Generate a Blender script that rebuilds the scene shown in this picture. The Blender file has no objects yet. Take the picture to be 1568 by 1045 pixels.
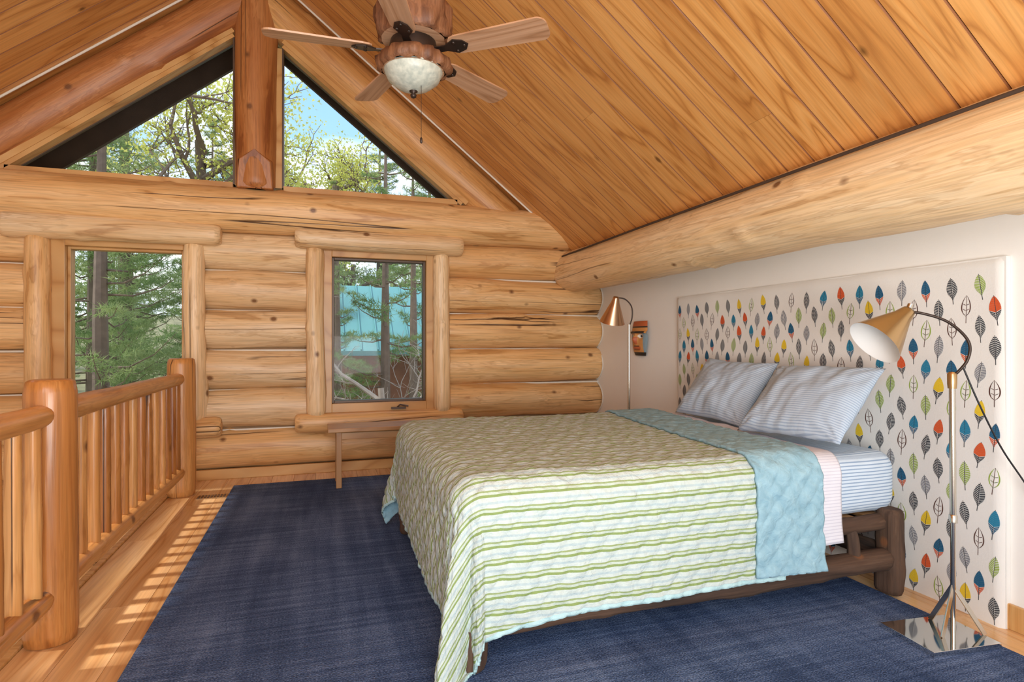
import bpy, bmesh, math, random
from mathutils import Vector, Matrix, noise
import numpy as np
random.seed(7)
SC = bpy.context.scene
COL = SC.collection
try:
    SC.view_settings.view_transform = 'Standard'
    SC.view_settings.look = 'None'
except Exception:
    pass

# ------------------------------------------------------------------ helpers
def empty(name):
    o = bpy.data.objects.new(name, None)
    COL.objects.link(o)
    return o

def finish(o, parent=None):
    COL.objects.link(o)
    if parent: o.parent = parent
    return o

class MB:
    def __init__(self):
        self.v=[]; self.f=[]; self.m=[]; self.s=[]
    def add(self, vs, fs, mi=0, smooth=True):
        b=len(self.v)
        self.v.extend([tuple(x) for x in vs])
        for f in fs:
            self.f.append(tuple(b+i for i in f)); self.m.append(mi); self.s.append(smooth)
    def box(self, lo, hi, mi=0, M=None):
        x0,y0,z0=lo; x1,y1,z1=hi
        vs=[Vector(p) for p in [(x0,y0,z0),(x1,y0,z0),(x1,y1,z0),(x0,y1,z0),(x0,y0,z1),(x1,y0,z1),(x1,y1,z1),(x0,y1,z1)]]
        if M is not None: vs=[M@p for p in vs]
        self.add(vs,[(0,3,2,1),(4,5,6,7),(0,1,5,4),(1,2,6,5),(2,3,7,6),(3,0,4,7)],mi,False)
    def beam(self,p0,p1,w,h,mi=0,up=(0,1,0)):
        p0=Vector(p0);p1=Vector(p1);d=(p1-p0);L=d.length;d.normalize()
        u=Vector(up); s=d.cross(u).normalized(); u=s.cross(d).normalized()
        M=Matrix((( d.x,s.x,u.x,p0.x),(d.y,s.y,u.y,p0.y),(d.z,s.z,u.z,p0.z),(0,0,0,1)))
        self.box((0,-w/2,-h/2),(L,w/2,h/2),mi,M)
    def tube(self,pts,rad,seg=10,mi=0,caps=True,rough=0.0,seed=0):
        pts=[Vector(p) for p in pts]; n=len(pts)
        if not hasattr(rad,'__len__'): rad=[rad]*n
        t0=(pts[1]-pts[0]).normalized()
        a=Vector((0,0,1)) if abs(t0.z)<.9 else Vector((1,0,0))
        x=t0.cross(a).normalized()
        vs=[];fs=[]
        for i in range(n):
            t=(pts[min(i+1,n-1)]-pts[max(i-1,0)]).normalized()
            x=(x-t*x.dot(t)).normalized(); y=t.cross(x)
            for j in range(seg):
                an=2*math.pi*j/seg
                r=rad[i]
                if rough: r*=1+rough*noise.noise(Vector((i*.7+seed,math.cos(an)*1.5,math.sin(an)*1.5)))
                vs.append(pts[i]+x*math.cos(an)*r+y*math.sin(an)*r)
        for i in range(n-1):
            for j in range(seg):
                k=(j+1)%seg
                fs.append((i*seg+j,i*seg+k,(i+1)*seg+k,(i+1)*seg+j))
        self.add(vs,fs,mi,True)
        if caps:
            self.add(vs[:seg],[tuple(range(seg))[::-1]],mi,False)
            self.add(vs[-seg:],[tuple(range(seg))],mi,False)
    def lathe(self,prof,M=None,seg=32,mi=0,smooth=True,rough=0.0):
        M=M or Matrix.Identity(4)
        vs=[];fs=[];n=len(prof)
        for i,(r,z) in enumerate(prof):
            for j in range(seg):
                an=2*math.pi*j/seg
                rr=r*(1+rough*noise.noise(Vector((math.cos(an)*4,math.sin(an)*4,z*12+r))))
                vs.append(M@Vector((rr*math.cos(an),rr*math.sin(an),z)))
        for i in range(n-1):
            for j in range(seg):
                k=(j+1)%seg
                fs.append((i*seg+j,i*seg+k,(i+1)*seg+k,(i+1)*seg+j))
        self.add(vs,fs,mi,smooth)
    def obj(self,name,mats,parent=None,bevel=0,M=None):
        me=bpy.data.meshes.new(name)
        me.from_pydata(self.v,[],self.f)
        for m in mats: me.materials.append(m)
        me.polygons.foreach_set('material_index',self.m)
        me.polygons.foreach_set('use_smooth',self.s)
        me.update()
        o=bpy.data.objects.new(name,me)
        if M is not None: o.matrix_world=M
        finish(o,parent)
        if bevel:
            b=o.modifiers.new('bevel','BEVEL'); b.width=bevel; b.segments=2; b.limit_method='ANGLE'; b.angle_limit=math.radians(50)
        return o

def frameZ(p0,p1):
    p0=Vector(p0);p1=Vector(p1); z=(p1-p0).normalized()
    a=Vector((0,1,0)) if abs(z.y)<.9 else Vector((0,0,1))
    x=a.cross(z).normalized(); y=z.cross(x)
    return Matrix(((x.x,y.x,z.x,p0.x),(x.y,y.y,z.y,p0.y),(x.z,y.z,z.z,p0.z),(0,0,0,1)))

LOGN=0
def log(name,p0,p1,r0,r1,mat,parent=None,wob=.03,knots=None,seg=32,cham=.02,ring=.05,bow=0.0):
    global LOGN
    LOGN+=1; sd=LOGN*13.37
    rnd=random.Random(LOGN)
    L=(Vector(p1)-Vector(p0)).length
    n=max(4,int(L/ring)); mb=MB()
    if knots is None: knots=int(L*2.2)
    ks=[(rnd.uniform(.1,max(.11,L-.1)),rnd.uniform(0,6.283),rnd.uniform(.02,.035),rnd.uniform(.05,.13)) for _ in range(knots)]
    zs=[0,min(cham*.4,L*.1)]+[L*i/n for i in range(1,n)]+[L-min(cham*.4,L*.1),L]
    zs=sorted(set(zs)); vs=[];fs=[];N=len(zs)
    for i,z in enumerate(zs):
        t=z/L; r=r0+(r1-r0)*t
        if i==0 or i==N-1: r-=min(cham,r*.3)
        elif i==1 or i==N-2: r-=min(cham,r*.3)*.35
        bx=bow*math.sin(math.pi*t)+wob*.35*r0*math.sin(z*2.1+sd); by=wob*.35*r0*math.cos(z*1.7+sd)
        for j in range(seg):
            an=2*math.pi*j/seg
            q=r*(1+wob*noise.noise(Vector((math.cos(an)*.9+sd,math.sin(an)*.9,z*1.6)))+wob*.35*noise.noise(Vector((math.cos(an)*4+sd,math.sin(an)*4,z*6))))
            for kz,ka,ks_,kh in ks:
                dz=z-kz
                if abs(dz)<.12:
                    da=(an-ka+math.pi)%(2*math.pi)-math.pi; da*=r
                    q+=r0*kh*math.exp(-(dz*dz+da*da)/(2*ks_*ks_))
            vs.append((bx+q*math.cos(an),by+q*math.sin(an),z))
    for i in range(N-1):
        for j in range(seg):
            k=(j+1)%seg
            fs.append((i*seg+j,i*seg+k,(i+1)*seg+k,(i+1)*seg+j))
    mb.add(vs,fs,0,True)
    mb.add(vs[:seg],[tuple(range(seg))[::-1]],0,False)
    mb.add(vs[-seg:],[tuple(range(seg))],0,False)
    return mb.obj(name,[mat],parent,M=frameZ(p0,p1))

def grid(name,nu,nv,func,mats,parent=None):
    vs=[];uvs=[]
    for i in range(nu):
        for j in range(nv):
            a=i/(nu-1);b=j/(nv-1)
            p,w=func(a,b); vs.append(tuple(p)); uvs.append(w)
    fs=[(i*nv+j,(i+1)*nv+j,(i+1)*nv+j+1,i*nv+j+1) for i in range(nu-1) for j in range(nv-1)]
    me=bpy.data.meshes.new(name); me.from_pydata(vs,[],fs)
    for m in mats: me.materials.append(m)
    ul=me.uv_layers.new(name='UVMap')
    li=np.zeros(len(me.loops),dtype=np.int32); me.loops.foreach_get('vertex_index',li)
    ul.data.foreach_set('uv',np.array(uvs,dtype=np.float32)[li].ravel())
    me.polygons.foreach_set('use_smooth',[True]*len(fs))
    me.update()
    o=bpy.data.objects.new(name,me); finish(o,parent); return o

# ------------------------------------------------------------------ nodes
def new_mat(name):
    m=bpy.data.materials.new(name); m.use_nodes=True; nt=m.node_tree
    b=nt.nodes['Principled BSDF']; return m,nt,b
def nd(nt,t,ins=None,**at):
    n=nt.nodes.new(t)
    for k,v in at.items(): setattr(n,k,v)
    for k,v in (ins or {}).items():
        s=n.inputs[k]
        if isinstance(v,bpy.types.NodeSocket): nt.links.new(v,s)
        else: s.default_value=v
    return n
def mth(nt,op,a,b=0.0,c=0.0,clamp=False):
    n=nt.nodes.new('ShaderNodeMath'); n.operation=op; n.use_clamp=clamp
    for i,v in enumerate((a,b,c)):
        if isinstance(v,bpy.types.NodeSocket): nt.links.new(v,n.inputs[i])
        else: n.inputs[i].default_value=v
    return n.outputs[0]
def mixc(nt,f,a,b,mode='MIX'):
    n=nt.nodes.new('ShaderNodeMixRGB'); n.blend_type=mode
    for i,v in enumerate((f,a,b)):
        if isinstance(v,bpy.types.NodeSocket): nt.links.new(v,n.inputs[i])
        elif i==0: n.inputs[0].default_value=v
        else: n.inputs[i].default_value=(*v,1)
    return n.outputs[0]
def ramp(nt,f,stops,interp='LINEAR'):
    n=nt.nodes.new('ShaderNodeValToRGB'); nt.links.new(f,n.inputs[0]); cr=n.color_ramp; cr.interpolation=interp
    while len(cr.elements)<len(stops): cr.elements.new(.5)
    for e,(p,c) in zip(cr.elements,stops):
        e.position=p
        e.color=(*c,1) if hasattr(c,'__len__') else (c,c,c,1)
    return n.outputs[0]
def noi(nt,vec,scale,detail=3,rough=.5,dist=0):
    return nd(nt,'ShaderNodeTexNoise',{'Vector':vec,'Scale':scale,'Detail':detail,'Roughness':rough,'Distortion':dist}).outputs[0]
def mapp(nt,vec,scale,loc=(0,0,0),rot=(0,0,0)):
    return nd(nt,'ShaderNodeMapping',{'Vector':vec,'Scale':scale,'Location':loc,'Rotation':rot}).outputs[0]
def bump(nt,b,h,strength=.3,dist=.01):
    n=nd(nt,'ShaderNodeBump',{'Height':h,'Strength':strength,'Distance':dist})
    nt.links.new(n.outputs[0],b.inputs['Normal'])

def plain(name,col,rough=.5,metal=0,var=.08,vscale=6,bmp=0,bscale=80,**kw):
    m,nt,b=new_mat(name)
    tc=nt.nodes.new('ShaderNodeTexCoord').outputs['Object']
    n=noi(nt,tc,vscale,3)
    c=mixc(nt,n,tuple(x*(1-var) for x in col),tuple(min(1,x*(1+var)) for x in col))
    nt.links.new(c,b.inputs['Base Color'])
    b.inputs['Roughness'].default_value=rough; b.inputs['Metallic'].default_value=metal
    for k,v in kw.items(): b.inputs[k].default_value=v
    if bmp: bump(nt,b,noi(nt,tc,bscale,2),bmp,.004)
    return m

def log_wood(name,light,mid,dark,red,rough=.42,crack=1.0,knotcol=(.16,.06,.02),kscale=4.8,kn=.10,bs=.4):
    m,nt,b=new_mat(name)
    tc=nt.nodes.new('ShaderNodeTexCoord').outputs['Object']
    rnd=nt.nodes.new('ShaderNodeObjectInfo').outputs['Random']
    off=nd(nt,'ShaderNodeCombineXYZ',{'X':mth(nt,'MULTIPLY',rnd,37),'Y':mth(nt,'MULTIPLY',rnd,91),'Z':mth(nt,'MULTIPLY',rnd,53)}).outputs[0]
    v=nd(nt,'ShaderNodeVectorMath',{0:tc,1:off},operation='ADD').outputs[0]
    g=noi(nt,mapp(nt,v,(7,7,.7)),1.3,4,.62,.6)
    c=ramp(nt,g,[(.30,dark),(.43,mid),(.58,light),(.75,mid)])
    lines=mth(nt,'PINGPONG',mth(nt,'MULTIPLY',g,11),1.0)
    c=mixc(nt,.7,c,ramp(nt,lines,[(0,(.72,.62,.52)),(.35,(1,1,1))]),'MULTIPLY')
    bl=noi(nt,mapp(nt,v,(2.2,2.2,.9)),1,2)
    c=mixc(nt,ramp(nt,bl,[(.45,0.0),(.72,.6)]),c,red)
    fine=noi(nt,mapp(nt,v,(75,75,2.0)),1,2,.6)
    c=mixc(nt,.65,c,ramp(nt,fine,[(.3,.64),(.58,1.0)]),'MULTIPLY')
    c=mixc(nt,1,c,ramp(nt,rnd,[(0,(.88,.85,.82)),(1,(1.0,1.0,1.0))]),'MULTIPLY')
    vn=nd(nt,'ShaderNodeTexVoronoi',{'Vector':mapp(nt,v,(1,1,.8)),'Scale':kscale})
    on=mth(nt,'GREATER_THAN',nd(nt,'ShaderNodeSeparateXYZ',{0:vn.outputs['Color']}).outputs['X'],.5)
    kd=mth(nt,'ADD',vn.outputs['Distance'],mth(nt,'MULTIPLY',fine,.05))
    k=mth(nt,'MULTIPLY',ramp(nt,kd,[(kn,.9),(kn+.02,.6),(kn+.08,0.0)]),on)
    c=mixc(nt,k,c,knotcol)
    cr=noi(nt,mapp(nt,v,(5.5,5.5,.16)),1,2,.4,.15)
    ca=mth(nt,'ABSOLUTE',mth(nt,'SUBTRACT',cr,.5))
    cm=ramp(nt,ca,[(.0,1.0),(.005,.8),(.010,0.0)])
    msk=ramp(nt,noi(nt,mapp(nt,v,(1.5,1.5,.6),(5,3,1)),1,0),[(.53,0.0),(.58,1.0)])
    cm=mth(nt,'MULTIPLY',mth(nt,'MULTIPLY',cm,msk),crack)
    c=mixc(nt,cm,c,(.06,.025,.01))
    nt.links.new(c,b.inputs['Base Color'])
    b.inputs['Roughness'].default_value=rough
    bump(nt,b,mth(nt,'SUBTRACT',mth(nt,'MULTIPLY',fine,.25),cm),bs,.012)
    return m

def plank_wood(name,light,mid,dark,rough=.35,la='X',contour=16,knotd=3.2,sx=.55,sy=5.5):
    m,nt,b=new_mat(name)
    tc=nt.nodes.new('ShaderNodeTexCoord').outputs['Object']
    at=nd(nt,'ShaderNodeAttribute',attribute_name='pid').outputs['Fac']
    off=nd(nt,'ShaderNodeCombineXYZ',{'X':mth(nt,'MULTIPLY',at,171),'Y':mth(nt,'MULTIPLY',at,97),'Z':mth(nt,'MULTIPLY',at,61)}).outputs[0]
    v=nd(nt,'ShaderNodeVectorMath',{0:tc,1:off},operation='ADD').outputs[0]
    S=(sx,sy,1) if la=='X' else (sy,sx,1)
    g=noi(nt,mapp(nt,v,S),1.0,2,.45,.35)
    bands=mth(nt,'PINGPONG',mth(nt,'MULTIPLY',g,contour),1.0)
    F=(2.5,90,1) if la=='X' else (90,2.5,1)
    fine=noi(nt,mapp(nt,v,F),1,2,.6)
    c=ramp(nt,bands,[(0,dark),(.3,mid),(1,light)])
    big=noi(nt,mapp(nt,v,(1.2,1.2,1)),1,2)
    c=mixc(nt,ramp(nt,big,[(.35,.0),(.7,.4)]),c,light)
    c=mixc(nt,.5,c,ramp(nt,fine,[(.3,.66),(.6,1.0)]),'MULTIPLY')
    c=mixc(nt,1,c,ramp(nt,mth(nt,'FRACT',mth(nt,'MULTIPLY',at,7.31)),[(0,(.78,.70,.62)),(.5,(.93,.90,.87)),(1,(1,1,1))]),'MULTIPLY')
    vn=nd(nt,'ShaderNodeTexVoronoi',{'Vector':mapp(nt,v,(.8,1.2,1) if la=='X' else (1.2,.8,1)),'Scale':knotd})
    on=mth(nt,'GREATER_THAN',nd(nt,'ShaderNodeSeparateXYZ',{0:vn.outputs['Color']}).outputs['X'],.45)
    kd=mth(nt,'ADD',vn.outputs['Distance'],mth(nt,'MULTIPLY',fine,.05))
    k=mth(nt,'MULTIPLY',ramp(nt,kd,[(.065,.9),(.085,.55),(.13,0.0)]),on)
    c=mixc(nt,k,c,tuple(x*.3 for x in dark))
    nt.links.new(c,b.inputs['Base Color']); b.inputs['Roughness'].default_value=rough
    bump(nt,b,fine,.12,.004)
    return m

M_log=log_wood('log_honey',(.92,.61,.30),(.83,.50,.21),(.60,.30,.095),(.78,.42,.155))
M_log_pale=log_wood('log_pale',(.93,.71,.44),(.86,.60,.32),(.62,.37,.165),(.82,.52,.25),crack=.7)
M_log_mid=log_wood('log_amber',(.82,.47,.18),(.70,.36,.115),(.50,.21,.055),(.66,.30,.085))
M_log_red=log_wood('log_red',(.56,.24,.078),(.44,.16,.044),(.26,.078,.022),(.39,.13,.033))
M_post=log_wood('log_post',(.56,.25,.070),(.45,.175,.042),(.28,.09,.020),(.41,.14,.032),rough=.3)
M_rail=log_wood('log_rail',(.75,.40,.14),(.65,.30,.088),(.46,.19,.047),(.59,.245,.065),rough=.35)
M_bark=log_wood('bark_pole',(.115,.065,.038),(.055,.029,.017),(.015,.009,.006),(.075,.034,.017),rough=.85,kscale=7,kn=.12,bs=1.0)
M_ceil=plank_wood('ceiling_fir',(.82,.43,.14),(.74,.35,.095),(.51,.205,.048),rough=.36)
M_groove_shade=plain('ceiling_groove_shade',(.26,.09,.022),.6,var=.2)  # plank bevels coloured dark so they read as shaded instead of catching light
M_floor=plank_wood('floor_fir',(.86,.56,.29),(.80,.48,.21),(.62,.32,.12),rough=.25,la='Y',contour=12,knotd=2.2)
M_trim=plank_wood('trim_wood',(.84,.55,.24),(.77,.45,.165),(.60,.31,.09),knotd=1.2)
M_bench=plank_wood('bench_wood',(.60,.36,.17),(.50,.27,.11),(.36,.175,.06),knotd=1.2)
M_blade=plank_wood('fan_blade_wood',(.70,.46,.31),(.60,.37,.23),(.44,.24,.13),knotd=5)
M_white=plain('wall_paint',(.86,.85,.81),.8,var=.02,bmp=.1,bscale=60)
M_caulk=plain('caulk',(.78,.73,.63),.8,var=.06,vscale=20)
M_chink_shaded=plain('chinking_shaded',(.34,.20,.10),.8,var=.15,vscale=20)  # backing between logs, darkened in colour to stand in for seam shadow
M_dark=plain('bronze_frame',(.10,.065,.045),.4,.3)
M_soffit=plain('soffit_brown',(.06,.035,.022),.7,var=.3)
M_metal=plain('lamp_nickel',(.62,.58,.50),.18,1.0,var=.03)
M_brass=plain('lamp_brass',(.56,.37,.18),.28,1.0,var=.05)
M_copper=plain('lamp_copper',(.56,.35,.21),.25,1.0,var=.05)
M_shadein=plain('shade_enamel',(.80,.79,.76),.4,var=.02)
M_black=plain('black_rubber',(.012,.012,.014),.5)
M_mirror=plain('polished_steel',(.72,.72,.70),.06,1.0,var=.02)
M_fanmetal=plain('fan_bronze',(.05,.035,.028),.4,.7)
M_fanlog=log_wood('fan_bark',(.34,.16,.075),(.17,.07,.032),(.05,.02,.010),(.22,.085,.035),rough=.6,kscale=9,kn=.15,bs=1.0)

def glass_mat():
    m=bpy.data.materials.new('window_glass'); m.use_nodes=True; nt=m.node_tree; nt.nodes.clear()
    tr=nd(nt,'ShaderNodeBsdfTransparent',{'Color':(.97,.98,.97,1)}); gl=nd(nt,'ShaderNodeBsdfGlossy',{'Roughness':.02})
    n=noi(nt,nt.nodes.new('ShaderNodeTexCoord').outputs['Object'],2,1)
    mx=nd(nt,'ShaderNodeMixShader',{0:mth(nt,'MULTIPLY_ADD',n,.002,.002),1:tr.outputs[0],2:gl.outputs[0]})
    o=nt.nodes.new('ShaderNodeOutputMaterial'); nt.links.new(mx.outputs[0],o.inputs[0]); return m
M_glass=glass_mat()

def frosted():
    m,nt,b=new_mat('frosted_bowl')
    tc=nt.nodes.new('ShaderNodeTexCoord').outputs['Object']
    n=noi(nt,tc,40,3)
    nt.links.new(ramp(nt,n,[(.3,(.36,.40,.35)),(.7,(.58,.60,.51))]),b.inputs['Base Color'])
    b.inputs['Roughness'].default_value=.35
    bump(nt,b,n,.3,.004); return m
M_bowl=frosted()

# ------------------------------------------------------------------ constants (metres; camera eye 1.25 m)
RX=-.555; RZ=4.687; SL=.79
ANG=math.atan(SL); CA=math.cos(ANG); SA=math.sin(ANG)
LX=-4.05; GY=5.93; BACK=-1.5; FE=-1.15; LOW=-2.75
def WXf(y): return 2.85+.025*(y-1.72)
WX=2.955

# ------------------------------------------------------------------ ceiling
CEIL=empty('ceiling')
def slope(name,sign,hole=None):
    if sign>0: M=Matrix(((CA,0,SA,RX),(0,1,0,BACK),(-SA,0,CA,RZ),(0,0,0,1)))
    else:      M=Matrix(((-CA,0,-SA,RX),(0,-1,0,7.0),(-SA,0,CA,RZ),(0,0,0,1)))
    LEN=(3.49+.35)/CA
    mb=MB(); pid=[]; W=.19
    if sign>0: y0,y1=0,6.0-BACK
    else: y0,y1=1.0,7.0-BACK
    n=int((y1-y0)/W)+1; rnd=random.Random(5+sign)
    def pl(xa,xb,ya,yb,r):
        c=.006;k=len(mb.f)
        vs=[(xa,ya,.03),(xa,ya,c),(xa,ya+c*.8,0),(xa,yb-c*.8,0),(xa,yb,c),(xa,yb,.03)]
        vs+=[(xb,)+p[1:] for p in vs]
        mb.add(vs,[(2,3,9,8),(5,0,6,11)]+[tuple(range(6))[::-1],tuple(range(6,12))],0,False)
        mb.add(vs,[(0,1,7,6),(1,2,8,7),(3,4,10,9),(4,5,11,10)],2,False)
        pid.extend([r]*(len(mb.f)-k))
    for i in range(n):
        ya=y0+i*W; yb=min(ya+W-.0015,y1)
        if yb-ya<.02: continue
        j=rnd.uniform(1.2,3.6)
        if hole and ya<hole[3] and yb>hole[2]:
            pl(0,hole[0],ya,yb,rnd.random()); pl(hole[1],LEN,ya,yb,rnd.random())
        elif rnd.random()<.4:
            pl(0,j-.001,ya,yb,rnd.random()); pl(j,LEN,ya,yb,rnd.random())
        else: pl(0,LEN,ya,yb,rnd.random())
    k=len(mb.f)
    if hole:
        mb.box((0,y0,.031),(hole[0],y1,.2),1); mb.box((hole[1],y0,.031),(LEN,y1,.2),1)
        mb.box((hole[0],y0,.031),(hole[1],hole[2],.2),1); mb.box((hole[0],hole[3],.031),(hole[1],y1,.2),1)
    else: mb.box((0,y0,.031),(LEN,y1,.2),1)
    pid.extend([.5]*(len(mb.f)-k))
    o=mb.obj(name,[M_ceil,M_soffit,M_groove_shade],CEIL,M=M)
    a=o.data.attributes.new('pid','FLOAT','FACE'); a.data.foreach_set('value',pid)
    return o
slope('ceiling_planks_right',1)
slope('ceiling_planks_left',-1,hole=((2.76-.56)/CA,(2.97-.56)/CA,1.5,4.3))  # unseen roof slot, added to let sun stripes fall beside the railing
ov=MB()
for s in (1,-1):
    ov.beam((RX,6.95,RZ-.05),(RX+s*3.9,6.95,RZ-.05-SL*3.9),.26,.05,0)
    p=Vector((RX,6.48,RZ+.08)); q=Vector((RX+s*3.9,6.48,RZ+.08-SL*3.9))
    ov.beam(p,q,.10,1.0,0)
ov.obj('roof_overhang',[M_soffit],CEIL)

# ------------------------------------------------------------------ planked floor
def planks_box(name,x0,x1,y0,y1,ztop,th,W,mat,parent=None):
    mb=MB();pid=[];rnd=random.Random(11)
    x=x0
    while x<x1-.01:
        xb=min(x+W-.0015,x1); ys=y0
        while ys<y1-.05:
            ye=min(y1,ys+rnd.uniform(1.6,3.4))
            mb.box((x,ys,ztop-th),(xb,ye-.001,ztop)); pid.extend([rnd.random()]*6); ys=ye
        x+=W
    mb.box((x0,y0,ztop-th-.05),(x1,y1,ztop-th-.001)); pid.extend([.5]*6)
    o=mb.obj(name,[mat],parent,bevel=.001)
    a=o.data.attributes.new('pid','FLOAT','FACE'); a.data.foreach_set('value',pid); return o
planks_box('floor',FE,3.03,BACK,GY,0,.03,.185,M_floor)
planks_box('floor_lower',LX,3.0,BACK,6.0,LOW,.03,.14,M_floor)
t=MB(); t.box((FE-.035,BACK,-.34),(FE-.002,5.72,.012)); t.obj('trim_1',[M_trim],bevel=.004)
log('floor_edge_beam',(FE+.1,BACK,-.26),(FE+.1,5.7,-.26),.16,.16,M_log_pale)

# ------------------------------------------------------------------ walls
def vprism(mb,poly,z0,z1,mi=0):
    n=len(poly); vs=[(x,y,z0) for x,y in poly]+[(x,y,z1) for x,y in poly]
    mb.add(vs,[tuple(range(n))[::-1],tuple(range(n,2*n))]+[(i,(i+1)%n,(i+1)%n+n,i+n) for i in range(n)],mi,False)
w=MB(); vprism(w,[(WXf(BACK),BACK),(WXf(BACK)+.14,BACK),(WXf(6.0)+.12,6.0),(WXf(6.0),6.0)],-.05,2.35); w.obj('wall_right',[M_white])
w=MB(); w.box((LX-.12,BACK,LOW),(LX,6.0,2.0)); w.obj('wall_left',[M_white])
bb=MB(); vprism(bb,[(WXf(BACK)-.018,BACK),(WXf(BACK),BACK),(WXf(5.7),5.7),(WXf(5.7)-.018,5.7)],.0,.11); bb.obj('baseboard_right',[M_trim],bevel=.004)
bb=MB(); bb.box((FE,5.80,.0),(WX-.03,5.84,.09)); bb.obj('baseboard_back',[M_trim],bevel=.004)

WB=empty('wall_back')
seams=[.08+.365*i for i in range(7)]
segs=[(LX,-2.24),(-1.05,-.04),(1.16,WX+.02)]
fl=MB()
for i in range(6):
    zc=seams[i]+.1825
    ss=[(LX,WX+.02)] if i==0 else segs
    for j,(a,b) in enumerate(ss):
        jit=random.uniform(-.02,.02)
        log('log_course',(a,GY+jit,zc),(b,GY-jit,zc+random.uniform(-.008,.008)),.186,.183,M_log if not(j==1) else M_log_pale,WB,wob=.07,cham=.03)
for i in range(1,8):
    zc=.08+.1825-.365*i
    if zc-.19<LOW: zc=LOW+.19
    log('log_course_low',(LX,GY,zc),(FE,GY,zc),.188,.188,M_log,WB,wob=.04)
for (a,b) in segs: fl.box((a,5.90,.0),(b,5.98,2.32),0)
fl.box((-2.24,5.90,.0),(-1.05,5.98,.50),0); fl.box((-.04,5.90,.0),(1.16,5.98,.50),0)
fl.box((-2.24,5.90,2.12),(-1.05,5.98,2.4),0); fl.box((-.04,5.90,2.12),(1.16,5.98,2.4),0)
fl.box((LX,5.90,LOW),(FE,5.98,0),0)
for z in seams[1:6]:
    for (a,b) in segs: fl.tube([(a,5.872,z-.012),(b,5.872,z-.012)],.010,8,1)
def prism(mb,poly,ya,yb,mi=0):
    n=len(poly); vs=[(x,ya,z) for x,z in poly]+[(x,yb,z) for x,z in poly]
    mb.add(vs,[tuple(range(n)),tuple(range(n,2*n))[::-1]]+[(i,i+n,(i+1)%n+n,(i+1)%n) for i in range(n)],mi,False)
GZ=4.145
for s in (1,-1):
    xe=1.88
    prism(fl,[(RX,GZ+.05),(RX+s*xe,GZ+.05-SL*xe),(RX+s*3.6,GZ+.05-SL*xe-.3),(RX+s*3.6,RZ+.1-SL*3.6),(RX,RZ+.1)],5.86,5.98)
fl.obj('chinking_shaded',[M_chink_shaded,M_caulk],WB)
log('tie_beam',(LX-.05,5.80,2.445),(2.62,5.80,2.435),.205,.20,M_log,WB,wob=.04)
for s,nm in ((1,'rafter_log_right'),(-1,'rafter_log_left')):
    e=2.45 if s>0 else 3.3
    log(nm,(RX,5.86,4.435),(RX+s*e,5.86,4.435-SL*e),.205,.20,M_log_red if s<0 else M_log_mid,WB,wob=.05)
log('king_post',(RX,5.80,2.62),(RX,5.80,4.75),.172,.190,M_log_red,WB,wob=.05,cham=.05)
kf=MB()
kv=[(RX-.15,5.66,2.62),(RX+.15,5.66,2.62),(RX+.135,5.63,2.86),(RX-.135,5.63,2.86),(RX,5.612,2.97),(RX-.15,5.80,2.62),(RX+.15,5.80,2.62),(RX+.16,5.80,2.92),(RX-.16,5.80,2.92)]
kf.add(kv,[(0,1,2,4,3),(1,6,7,2),(5,0,3,8),(3,4,2,7,8),(0,5,6,1)],0,False)
kf.obj('king_post_foot',[M_log_red],WB,bevel=.01)
log('ridge_log',(RX,BACK,4.56),(RX,5.95,4.56),.17,.17,M_log_red,CEIL)
log('purlin_log',(2.61,BACK,2.0),(2.62,5.85,2.0),.245,.222,M_log_pale,CEIL,wob=.05)
log('purlin_log_left',(-3.74,BACK,2.0),(-3.74,5.85,2.0),.235,.225,M_log,CEIL,wob=.04)
ck=MB()
for s in (1,-1):
    e=2.75 if s>0 else 2.95
    a=Vector((RX+s*.1,5.68,RZ-.012-SL*.1)); b=Vector((RX+s*e,5.68,RZ-.012-SL*e))
    ck.tube([a,b],.010,6,0)
for i in range(6):
    z=seams[i]; pts=[(WXf(5.8)-.006,5.93-.19*math.sin(math.pi*k/8)**.6,z+.365*k/8) for k in range(9)]
    ck.tube(pts,.008,6,0)
ck.obj('caulk_lines',[M_caulk],CEIL)
ck=MB(); ck.tube([(2.415,BACK,2.16),(2.42,1.5,2.165),(2.432,4.0,2.16),(2.445,5.7,2.15)],.009,6,0); ck.obj('purlin_check',[M_soffit],CEIL)

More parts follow.
